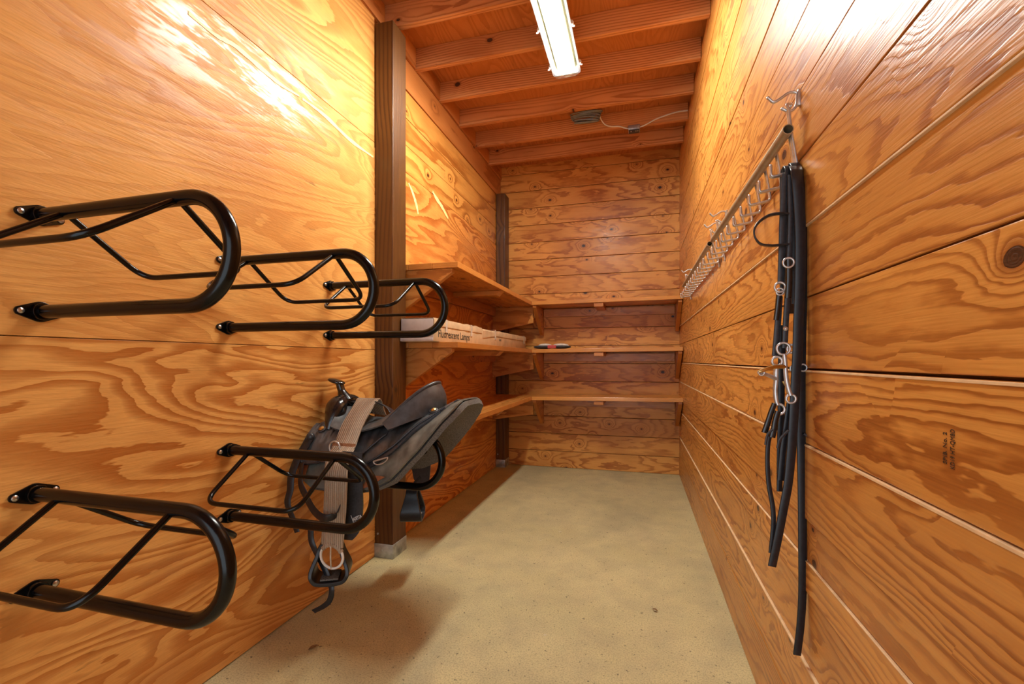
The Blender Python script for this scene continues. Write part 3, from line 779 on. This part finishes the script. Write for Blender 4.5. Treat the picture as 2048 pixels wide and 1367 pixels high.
# fenders and stirrups
def stirrup_shape(c, rz, hgt=.145, wt=.16, name='stirrup'):
    pts = [(-.030, 0), (-.050, -.045), (-wt / 2, -.105), (-wt / 2 + .012, -hgt + .006), (-.03, -hgt - .004), (.03, -hgt - .004), (wt / 2 - .012, -hgt + .006), (wt / 2, -.105), (.050, -.045), (.030, 0)]
    P = spline([Vector((x, 0, z)) for x, z in pts], 6, closed=True)
    R = Matrix.Rotation(rz, 3, 'Z'); n = len(P); G = []
    for i in range(n):
        p = P[i]; wdt = .030 + .026 * min(1, max(0, (-p.z - .02) / .10)); t = (P[(i + 1) % n] - P[i - 1]).normalized(); nn = Vector((t.z, 0, -t.x)) * .008
        G.append([R @ (p + Vector((0, -wdt, 0)) + nn) + c, R @ (p + Vector((0, wdt, 0)) + nn) + c, R @ (p + Vector((0, wdt, 0)) - nn) + c, R @ (p + Vector((0, -wdt, 0)) - nn) + c])
    m = MB(); m.add([p for r in G for p in r], [(i * 4 + k, i * 4 + (k + 1) % 4, ((i + 1) % n) * 4 + (k + 1) % 4, ((i + 1) % n) * 4 + k) for i in range(n) for k in range(4)])
    st = rooted(saddle, m.build(name, M_strap, smooth=45, bev=.003))
    m = MB(); n0 = len(m.v); m.box(-wt * .25, wt * .25, -.044, .044, -hgt + .006, -hgt + .014, .002)
    m.v = [tuple(R @ Vector(v) + c) for v in m.v]; b = m.build('tread', M_felt, smooth=30); b.parent = st; b.matrix_parent_inverse = Matrix.Identity(4)
    return st
yn = SY - .285
G = []
for i in range(23):
    u = i / 22; zc = .775 - .36 * u; hw = lerp([(0, .045), (.25, .058), (.6, .072), (.8, .070), (.93, .055), (1, .028)], u)
    yy = yn + .022 * sin(pi * u) * -.3 + .012 * (1 - u)
    G.append([Vector((-1.150 - .02 * u + hw * (k / 4 - 1), yy + .006 * abs(k / 4 - 1), zc)) for k in range(9)])
m = MB(); m.grid(G, .007); fen = rooted(saddle, m.build('fender', M_leather, smooth=50))
stirrup_shape(Vector((-1.243, yn + .0, .392)), radians(27), .145, .142)
m = MB(); m.ribbon([(-1.205, yn, .50), (-1.225, yn, .43), (-1.243, yn - .004, .385)], .045, (1, 0, 0), .008); rooted(saddle, m.build('stirrup_leather', M_strap))
yf = SY + .285
G = []
for i in range(15):
    u = i / 14; hw = lerp([(0, .05), (.5, .065), (.85, .055), (1, .025)], u)
    G.append([Vector((-1.13 + .02 * u + hw * (k / 4 - 1) * (1 - .2 * u), yf + .012 * (1 - u), .745 - .26 * u)) for k in range(9)])
m = MB(); m.grid(G, .007); rooted(saddle, m.build('fender', M_leather, smooth=50))
stirrup_shape(Vector((-1.165, yf, .470)), radians(108), .150, .14)
m = MB(); m.ribbon([(-1.11, yf, .53), (-1.14, yf, .50), (-1.165, yf, .462)], .04, (1, .2, 0), .008); m.disc((-1.15, yf - .008, .485), (.3, -1, 0), .006, .004)
rooted(saddle, m.build('stirrup_leather', M_strap))
# front strings and latigo
def strap(name, pts, w, wd=(1, 0, 0), th=.0035, mat=M_strap, par=saddle, k=8):
    P = spline(pts, k); n = len(P)
    W = w if not hasattr(w, '__len__') else [w[0] + (w[1] - w[0]) * i / (n - 1) for i in range(n)]
    m = MB(); m.ribbon(P, W, wd, th); return rooted(par, m.build(name, mat, smooth=50))
ys = yn - .035
strap('latigo', [Sk(-1.425, -.55, .02), Sk(-1.44, -.75, .022), Sk(-1.445, -.93, .022), (-1.435, ys + .02, .60), (-1.43, ys, .55), (-1.405, ys + .01, .47), (-1.39, ys + .01, .43)], (.042, .026))
strap('latigo', [Sk(-1.41, -.80, .026), Sk(-1.39, -.97, .026), (-1.345, ys, .60), (-1.275, ys - .03, .545), (-1.215, ys - .045, .525), (-1.175, ys - .03, .535), (-1.165, ys - .012, .575)], (.036, .030), [(.6, 0, .8)] * 0 or (.5, 0, .86))
strap('tie_string', [Vector(p) for p in (atY(622, 1040, ys), atY(622, 1075, ys), atY(628, 1095, ys), atY(643, 1125, ys + .02), atY(655, 1150, ys + .02), atY(663, 1175, ys), atY(660, 1198, ys), atY(648, 1211, ys), atY(627, 1222, ys))], (.026, .022), (1, .2, .1), .003)
# maker's mark on the fender
def text(s, size, mat, parent, M, name='lettering', ext=.0006, sx=1.0, bold=0.0):
    cu = bpy.data.curves.new(name, 'FONT'); cu.body = s; cu.size = size; cu.extrude = ext; cu.offset = bold; cu.resolution_u = 3
    tmp = bpy.data.objects.new('tmp', cu); C.objects.link(tmp); bpy.context.view_layer.update()
    me = bpy.data.meshes.new_from_object(tmp.evaluated_get(bpy.context.evaluated_depsgraph_get())); bpy.data.objects.remove(tmp)
    for v in me.vertices: v.co.x *= sx
    me.transform(M); me.materials.clear(); me.materials.append(mat); me.name = name
    o = bpy.data.objects.new(name, me); C.objects.link(o); o.parent = parent
    if parent: o.matrix_parent_inverse = parent.matrix_basis.inverted() if parent.parent is None else Matrix.Identity(4)
    return o
fr_rot = Matrix.Rotation(radians(-24), 4, 'Y') @ Matrix.Rotation(pi / 2, 4, 'X')
tx = text('AUETTA', .019, M_white, fen, Matrix.Translation((-1.128, yn - .010, .497)) @ fr_rot, 'maker_mark', sx=.62, bold=.0004)
m = MB(); m.prism([(-.003, -.012), (-.001, -.012), (-.001, .026), (-.003, .026)], 'y', -.0006, .0006); m.prism([(.0, -.004), (.052, -.004), (.052, -.0065), (.0, -.0065)], 'y', -.0006, .0006)
m.v = [tuple(Matrix.Rotation(radians(-24), 4, 'Y') @ Vector(v) + Vector((-1.128, yn - .010, .497))) for v in m.v]; b = m.build('maker_mark_line', M_white); b.parent = fen

# ------------------------------------------------------------------ cinch draped over the seat
ci = empty('cinch', (-1.20, SY - .12, .93), 0, 'beige woven cinch strap with a ring buckle draped over the saddle seat', 'cinch')
yc = yn - .052
cp = [(-1.29, SY + .13, .885), (-1.275, SY + .07, .945), (-1.25, SY + .01, .968), (-1.225, SY - .05, .966), (-1.216, SY - .11, .930), (-1.220, SY - .17, .868), (-1.215, SY - .225, .800), (-1.190, yc + .02, .735), (-1.180, yc, .66), (-1.186, yc, .55), (-1.196, yc, .44), (-1.198, yc, .405)]
P = spline(cp, 8); m = MB(); m.ribbon(P, [.110 - .006 * (i / len(P)) for i in range(len(P))], (1, 0, 0), .010)
rooted(ci, m.build('strap', M_cinch, smooth=60))
for (x, y, z, w_, ty) in ((-1.214, SY - .232, .790, .112, 1), (-1.192, yc - .001, .475, .108, 0)):
    m = MB(); m.ribbon([(x, y - (.004), z + .010), (x, y - .010 * ty - .004, z - .014)], w_, (1, 0, 0), .012); rooted(ci, m.build('cross_band', M_cinchb, smooth=60))
m = MB(); cc = Vector((-1.200, yc, .362))
m.tube([cc + Vector((.052 * cos(a), 0, .048 * sin(a))) for a in [2 * pi * k / 36 for k in range(36)]], .0052, 10, closed=True)
bk = rooted(ci, m.build('ring_buckle', M_plate, smooth=60))
m = MB(); m.tube([cc + Vector((0, -.006, .050)), cc + Vector((0, -.008, .0)), cc + Vector((0, -.004, -.048))], .0032, 8); b = m.build('buckle_tongue', M_steel, smooth=60); b.parent = bk
m = MB(); m.tube(spline([cc + Vector((.050 * cos(a), 0, .047 * sin(a))) for a in [radians(q) for q in range(25, 160, 15)]], 3), .010, 10); rooted(ci, m.build('loop_wrap', M_cinch, smooth=60))

# ------------------------------------------------------------------ lamp carton on the middle shelf
bx0, bx1, by0, by1, bz0, bz1 = -1.372, -1.160, 2.452, 4.70, ZS[1] + .001, 1.402
ca = empty('cardboard_carton', (-1.266, 3.6, bz0), 0, 'long cardboard carton of fluorescent lamps on the middle left shelf', 'carton')
m = MB(); m.box(bx0, bx1, by0 + .004, by1, bz0, bz1 - .006, .003); rooted(ca, m.build('body', M_card, smooth=30))
m = MB(); m.box(bx0 + .002, bx1 - .002, by0, by0 + .0045, bz0 + .002, bz1 - .002, .001); m.box(bx0 - .002, bx1 - .004, by0 - .004, by0 + .0, bz0 + .002, bz0 + .022, .001); rooted(ca, m.build('end_flap', M_cardend, smooth=30))
m = MB(); G = []
for i in range(25):
    y = by0 + .002 + (3.30 - by0) * i / 24; w_ = .004 * sin(i * 1.3) * (i > 12); G.append([(bx1 + .0015 + w_ * .3, y, bz1 - .042), (bx1 + .002, y, bz1 - .012 + w_ * .4), (bx1 - .002, y, bz1 + .001 + w_), (bx0, y, bz1 + .002)])
m.grid(G, .002)
G = []
for i in range(25):
    y = 3.32 + (by1 - 3.32) * i / 24; w_ = .004 * sin(i * .9) * (i < 9) - .012 * (i < 5); G.append([(bx1 + .0015, y, bz1 - .046 + (0.0 if i > 6 else -.03 + .005 * i)), (bx1 + .002, y, bz1 - .014 + w_ * .4), (bx1 - .002, y, bz1 - .003 + w_), (bx0, y, bz1)])
m.grid(G, .002); rooted(ca, m.build('lid_flap', M_card, smooth=30))
for y in (2.62, 3.06, 3.62, 4.60):
    m = MB(); m.prism([(bx1 + .003, bz1 - .075), (bx1 + .0045, bz1 - .075), (bx1 + .0045, bz1 + .0045), (bx1 - .06, bz1 + .0045), (bx1 - .06, bz1 + .003), (bx1 + .003, bz1 + .003)], 'y', y, y + .028)
    rooted(ca, m.build('tape', M_tape))
side = Matrix(((0, 0, 1, 0), (1, 0, 0, 0), (0, 1, 0, 0), (0, 0, 0, 1)))   # text x->+Y, y->+Z, normal +X
text('Fluorescent Lamps', .068, M_print, ca, Matrix.Translation((bx1 + .0005, 2.515, bz0 + .028)) @ side, 'carton_lettering', sx=1.02, bold=.0006)
text('GLAS', .026, M_print, ca, Matrix.Translation((bx1 + .0005, 3.75, bz0 + .055)) @ side, 'carton_lettering')

# bundle on the middle back shelf
bd = empty('cloth_bundle', (-.86, YS + .09, ZS[1]), 0, 'flat charcoal and white bundle with a red tag on the middle back shelf', 'bundle')
zb = ZS[1] + .004
for cx, rx in ((-.93, .115), (-.76, .10)):
    m = MB(); m.ball((cx, YS + .10, zb + .020), rx, .075, .020); rooted(bd, m.build('dark_side', M_greycl, smooth=60))
for cx, rx in ((-.925, .075), (-.765, .085)):
    m = MB(); m.ball((cx, YS + .11, zb + .030), rx, .06, .027); rooted(bd, m.build('white_side', M_white2, smooth=60))
m = MB(); m.box(-.885, -.80, YS + .025, YS + .09, zb + .004, zb + .037, .004); rooted(bd, m.build('red_tag', M_red, smooth=30))

# ------------------------------------------------------------------ bridle racks on the right wall
WD = .0036
def peg(m, y, xw, xr, zr):
    b = Vector((0, .0085, 0))
    P = [Vector(q) for q in ((xr + .0155, y, zr + .004), (xw, y, 1.650), (xr - .030, y, 1.640), (xr - .030, y, 1.672))]
    m.tube(fillet(P + [p + b for p in P[::-1]], [0, .012, .010, .004, .004, .010, .012, 0], 5), WD, 8)
def bridle_rack(y0, y1, x0, x1, ys_, label):
    t = empty('bridle_rack', (x0, (y0 + y1) / 2, 1.745), 0, label, 'bridle rack')
    X = lambda y: x0 + (x1 - x0) * (y - y0) / (y1 - y0)
    m = MB(); m.pipe([(x0, y0, 1.745), ((x0 + x1) / 2, (y0 + y1) / 2, 1.745), (x1, y1, 1.745)], .0132, .0112, 20); rooted(t, m.build('rail', M_rail, smooth=40))
    for y in ys_:
        m = MB(); peg(m, y, XR(y) - .014, X(y), 1.745); rooted(t, m.build('peg', M_steel, smooth=50))
    for y in (y0 + .035, y1 - .05):
        xr = X(y); m = MB()
        A = [Vector(q) for q in ((XR(y) - .009, y - .005, 1.630), (XR(y) - .010, y - .005, 1.645), (xr + .017, y - .005, 1.745), (xr + .010, y - .005, 1.812))]
        m.tube(fillet(A + [Vector((xr + .004, y - .003, 1.826)), Vector((xr + .022, y + .003, 1.826))] + [p + Vector((0, .010, 0)) for p in A[::-1]], .010, 4), WD, 8)
        rooted(t, m.build('hanger', M_steel, smooth=50))
    return t
bridle_rack(1.315, 2.43, .366, .347, [1.352 + .114 * k for k in range(10)], 'steel bridle rack with pegs holding the bridle, nearer one on right wall')
bridle_rack(2.50, 3.86, .343, .338, [2.505 + .114 * k for k in range(12)], 'empty steel bridle rack with pegs, farther one on the right wall')
def coat_hook(y, label):
    xw = XR(y) - .006
    t = empty('coat_hook', (xw, y, 1.83), 0, label, 'coat hook', 'wire coat hooks on the right wall')
    m = MB(); m.tube(spline([(xw, y, 1.835), (xw - .004, y, 1.858), (xw - .022, y, 1.860), (xw - .045, y, 1.846), (xw - .058, y, 1.842), (xw - .070, y, 1.854)], 6), .0040, 10); m.ball((xw - .0705, y, 1.8545), .0046)
    rooted(t, m.build('upper_prong', M_steel, smooth=50))
    m = MB(); m.tube(spline([(xw - .002, y, 1.856), (xw - .003, y, 1.830), (xw - .010, y, 1.816), (xw - .022, y, 1.812), (xw - .036, y, 1.820)], 6), .0040, 10); m.ball((xw - .0365, y, 1.8205), .0046)
    rooted(t, m.build('lower_prong', M_steel, smooth=50))
    m = MB(); m.box(xw - .002, xw + .008, y - .006, y + .006, 1.822, 1.866, .002); m.disc((xw - .002, y, 1.828), (-1, 0, 0), .004, .003)
    rooted(t, m.build('base_plate', M_steel, smooth=50))
for y, lab in ((1.360, 'wire coat hook above the bridle, nearest of the hooks'), (2.36, 'wire coat hook at the far end of the nearer bridle rack'), (2.55, 'wire coat hook at the near end of the farther bridle rack'), (3.80, 'wire coat hook at the far end of the farther bridle rack')):
    coat_hook(y, lab)

# ------------------------------------------------------------------ bridle
br = empty('bridle', tuple(atY(1585, 345, 1.31)), 0, 'black leather bridle with reins and curb bit hanging on the near peg', 'bridle')
def bs(name, pts, wpx, Y=1.30, th=.004, mat=M_leather, k=8, wd=(1, .15, 0), par=br, dY=None):
    Q = [atY(x, y, Y + (dY[i] if dY else 0)) for i, (x, y) in enumerate(pts)]
    P = spline(Q, k); s = Y / (cos(TH) + .6 * sin(TH)) / F * 1.22
    n = len(P); W = wpx * s * 1.0 if not hasattr(wpx, '__len__') else [(wpx[0] + (wpx[1] - wpx[0]) * i / (n - 1)) * s for i in range(n)]
    m = MB(); m.ribbon(P, W, wd, th); return rooted(par, m.build(name, mat, smooth=50))
def ring(name, px, py, r, Y=1.295, tr=.0028, mat=M_steel, tilt=0.0, par=br, a0=0, a1=360):
    c = atY(px, py, Y); R = r * Y / F * 1.0 * 1.0; full = a1 - a0 >= 360
    P = [c + Vector((cos(radians(a)) * R * cos(tilt), cos(radians(a)) * R * sin(tilt), sin(radians(a)) * R)) for a in range(a0, a1, 12)]
    m = MB(); m.tube(P, tr, 8, closed=full); return rooted(par, m.build(name, mat, smooth=50))
# crown straps over the peg (arch goes over the peg arm, front to back)
xpk = atY(1585, 345, 1.315).x
def arch(name, xoff, w, y0, y1, ztop, zf, zb, th=.004):
    ym = (y0 + y1) / 2; R = (y1 - y0) / 2
    P = [Vector((xoff, y0, zf)), Vector((xoff, y0, (zf + ztop) / 2)), Vector((xoff, y0, ztop - R))] + [Vector((xoff, ym - R * cos(a), ztop - R + R * sin(a))) for a in [pi * k / 10 for k in range(1, 10)]] + [Vector((xoff, y1, ztop - R)), Vector((xoff, y1, zb))]
    m = MB(); m.ribbon(P, w, (1, 0, 0), th); return rooted(br, m.build(name, M_leather, smooth=50))
arch('crownpiece', xpk + .012, .022, 1.328, 1.384, 1.670, 1.30, 1.28)
arch('crownpiece', xpk - .006, .013, 1.332, 1.378, 1.664, 1.34, 1.34)
bs('rein', [(1589, 352), (1589, 339), (1590, 333), (1592, 337), (1594, 352), (1599, 420), (1601, 480), (1600, 560), (1597, 640), (1595, 700), (1592, 750), (1585, 870), (1577, 960), (1566, 1022), (1556, 1075), (1544, 1132)], (19, 13), 1.290, .004, M_strap, dY=[.085, .075, .045, .012, 0] + [0] * 11)
bs('rein', [(1592, 356), (1592, 343), (1593, 337), (1595, 341), (1597, 356), (1603, 420), (1605, 500), (1604, 620), (1602, 740), (1602, 850), (1604, 960), (1605, 1080), (1605, 1180), (1601, 1250), (1594, 1309)], (18, 12), 1.310, .004, M_strap, dY=[.065, .055, .035, .010, 0] + [0] * 10)
bs('cheekpiece', [(1571, 348), (1566, 430), (1564, 500), (1562, 568)], 11, 1.300)
bs('cheekpiece', [(1580, 350), (1581, 430), (1580, 480), (1578, 520)], 8, 1.295)
cb = bs('cheek_billet', [(1578, 518), (1578, 560), (1576, 596)], 10, 1.288, .008, M_gloss)
bs('cheek_strap', [(1575, 590), (1572, 640), (1570, 680), (1569, 696)], 9, 1.292, .005)
bs('cheek_billet', [(1559, 582), (1556, 610), (1552, 640)], (9, 8), 1.297, .008, M_gloss)
bs('cheek_strap', [(1559, 592), (1556, 640), (1552, 690), (1550, 712)], 10, 1.302, .005)
bs('throat_strap', [(1566, 650), (1563, 740), (1562, 830), (1560, 900), (1559, 982)], (12, 9), 1.317, .004, M_strap)
ring('buckle', 1577, 525, 8.5, 1.284); ring('buckle', 1560, 574, 8.5, 1.292); ring('buckle', 1560, 583, 6, 1.293, .002)
m = MB(); m.disc(atY(1571, 657, 1.288), (-.2, -1, 0), .0055, .003, 14, .002); rooted(br, m.build('concho', M_steel, smooth=50))
# browband: loop standing away from the cheekpieces
bs('browband', [(1574, 428), (1560, 427), (1538, 431), (1519, 443), (1509, 458), (1510, 474), (1521, 487), (1540, 491), (1560, 490), (1574, 489)], 11, 1.290, .004, M_leather, 8, (.25, .97, .05), dY=[0, -.01, -.03, -.05, -.06, -.06, -.05, -.03, -.01, 0])
# curb bit
bit = empty('curb_bit'); bit.parent = br; bit.matrix_parent_inverse = Matrix.Translation(-Vector(br.location))
def bt(name, pts, r, mat=M_steel, Y=1.287, k=6, dY=None):
    P = spline([atY(x, y, Y + (dY[i] if dY else 0)) for i, (x, y) in enumerate(pts)], k); m = MB(); m.tube(P, r if not hasattr(r, '__len__') else [r[0] + (r[1] - r[0]) * i / (len(P) - 1) for i in range(len(P))], 10)
    o = m.build(name, mat, smooth=60); o.parent = bit; return o
def bring(name, px, py, r, Y=1.287, tr=.0032, mat=M_steel, tilt=0.0):
    c = atY(px, py, Y); R = r * Y / F
    m = MB(); m.tube([c + Vector((cos(a) * R * cos(tilt), cos(a) * R * sin(tilt), sin(a) * R)) for a in [2 * pi * k / 24 for k in range(24)]], tr, 8, closed=True)
    o = m.build(name, mat, smooth=60); o.parent = bit; return o
bring('bit_ring', 1567, 697, 10.5, 1.287); bring('bit_ring', 1583, 697, 7, 1.292); bring('bit_ring', 1554, 722, 8, 1.292)
bt('shank', [(1568, 708), (1570, 722), (1571, 740), (1573, 760), (1577, 778), (1581, 790)], [.0050, .0062]); bring('shank_ring', 1582, 797, 7.5)
bt('shank', [(1553, 730), (1552, 745), (1552, 762), (1550.5, 780), (1552, 798), (1555, 809)], [.0062, .0052], Y=1.295); bring('shank_ring', 1558, 818, 9, 1.295)
bt('mouthpiece', [(1570, 733), (1555, 733), (1538, 736), (1524, 741), (1517, 743)], [.0055, .0042], M_brass, dY=[0, -.01, -.02, -.025, -.025])
bt('mouthpiece', [(1517, 744), (1528, 747), (1541, 752), (1553, 758)], [.0042, .0055], M_steel, Y=1.275, dY=[-.013, 0, .01, .02])
bring('port_ring', 1523, 745, 4.5, 1.263, .0022); bring('chain_link', 1588, 737, 6, 1.295, .0022); bring('chain_link', 1606, 735, 6, 1.305, .0022)
bt('curb_chain', [(1566, 762), (1572, 770), (1580, 772), (1586, 764), (1588, 752)], .0030, M_brass, Y=1.297)
bs('curb_strap', [(1549, 806), (1542, 825), (1535, 847), (1529, 865)], (8, 10), 1.292, .007, M_gloss)
bs('curb_strap', [(1556, 822), (1551, 840), (1548, 858), (1544, 874)], (9, 10), 1.288, .007, M_gloss)
bs('curb_strap', [(1579, 802), (1575, 830), (1570, 870), (1566, 900), (1561, 960)], (8, 11), 1.302, .004, M_strap)
bs('lace', [(1545, 858), (1537, 866), (1533, 876), (1531, 889)], 4, 1.281, .003); bs('lace', [(1577, 860), (1567, 870), (1559, 880), (1555, 896)], 4.5, 1.281, .003); bs('lace', [(1608, 866), (1617, 874), (1622, 884)], 4, 1.305, .003)
bs('rein_tail', [(1541, 866), (1536, 890), (1535, 930), (1538, 970), (1545, 1010), (1547, 1040), (1545, 1075), (1542, 1105)], (7, 8), 1.295, .004, M_strap)

# stamp on a right wall board (reads upward)
wallr = bpy.data.objects['wall_right']
def wall_text(s, y, z, size, sx=1.0):
    # text x -> +Z, text y -> +Y (seen from the room: up is reading direction), normal -X
    Mx = Matrix(((0, 0, -1, 0), (0, 1, 0, 0), (1, 0, 0, 0), (0, 0, 0, 1)))
    text(s, size, M_ink, wallr, Matrix.Translation((XR(y) - .0045, y, z)) @ Mx, 'grade_stamp', .0003, sx)
wall_text('SPIB. No. 2', .765, 1.012, .0115, .84); wall_text('KD19 HT-QMBD', .749, 1.008, .0125, .60)

# dry leaves on the floor
def leaf(x, y, rz, L, label):
    m = MB(); n = 8; G = []
    for i in range(n + 1):
        u = i / n; w_ = .22 * L * sin(pi * u) ** .8 + .0004; G.append([(L * (u - .5), k * w_, .004 + .004 * abs(k) + .003 * sin(pi * u)) for k in (-1, -.5, 0, .5, 1)])
    m.grid(G, .0008); o = m.build('dry_leaf', M_leaf, smooth=60); o.location = (x, y, 0); o.rotation_euler = (0, 0, rz); tag(o, label, 'leaf')
leaf(-1.257, 1.551, radians(60), .040, 'narrow brown dry leaf on the floor below the saddle')
leaf(.069, 2.205, radians(-30), .026, 'small dry leaf on the floor near the right wall')

# ------------------------------------------------------------------ light
w_ = bpy.data.worlds.new('daylight'); sc.world = w_; w_.use_nodes = True
bg = w_.node_tree.nodes['Background']; bg.inputs[0].default_value = (.82, .91, 1.0, 1); bg.inputs[1].default_value = 1.8
sc.view_settings.view_transform = 'Standard'; sc.view_settings.look = 'None'; sc.view_settings.gamma = 1; sc.view_settings.use_curve_mapping = False
sc.view_settings.exposure = 0.30
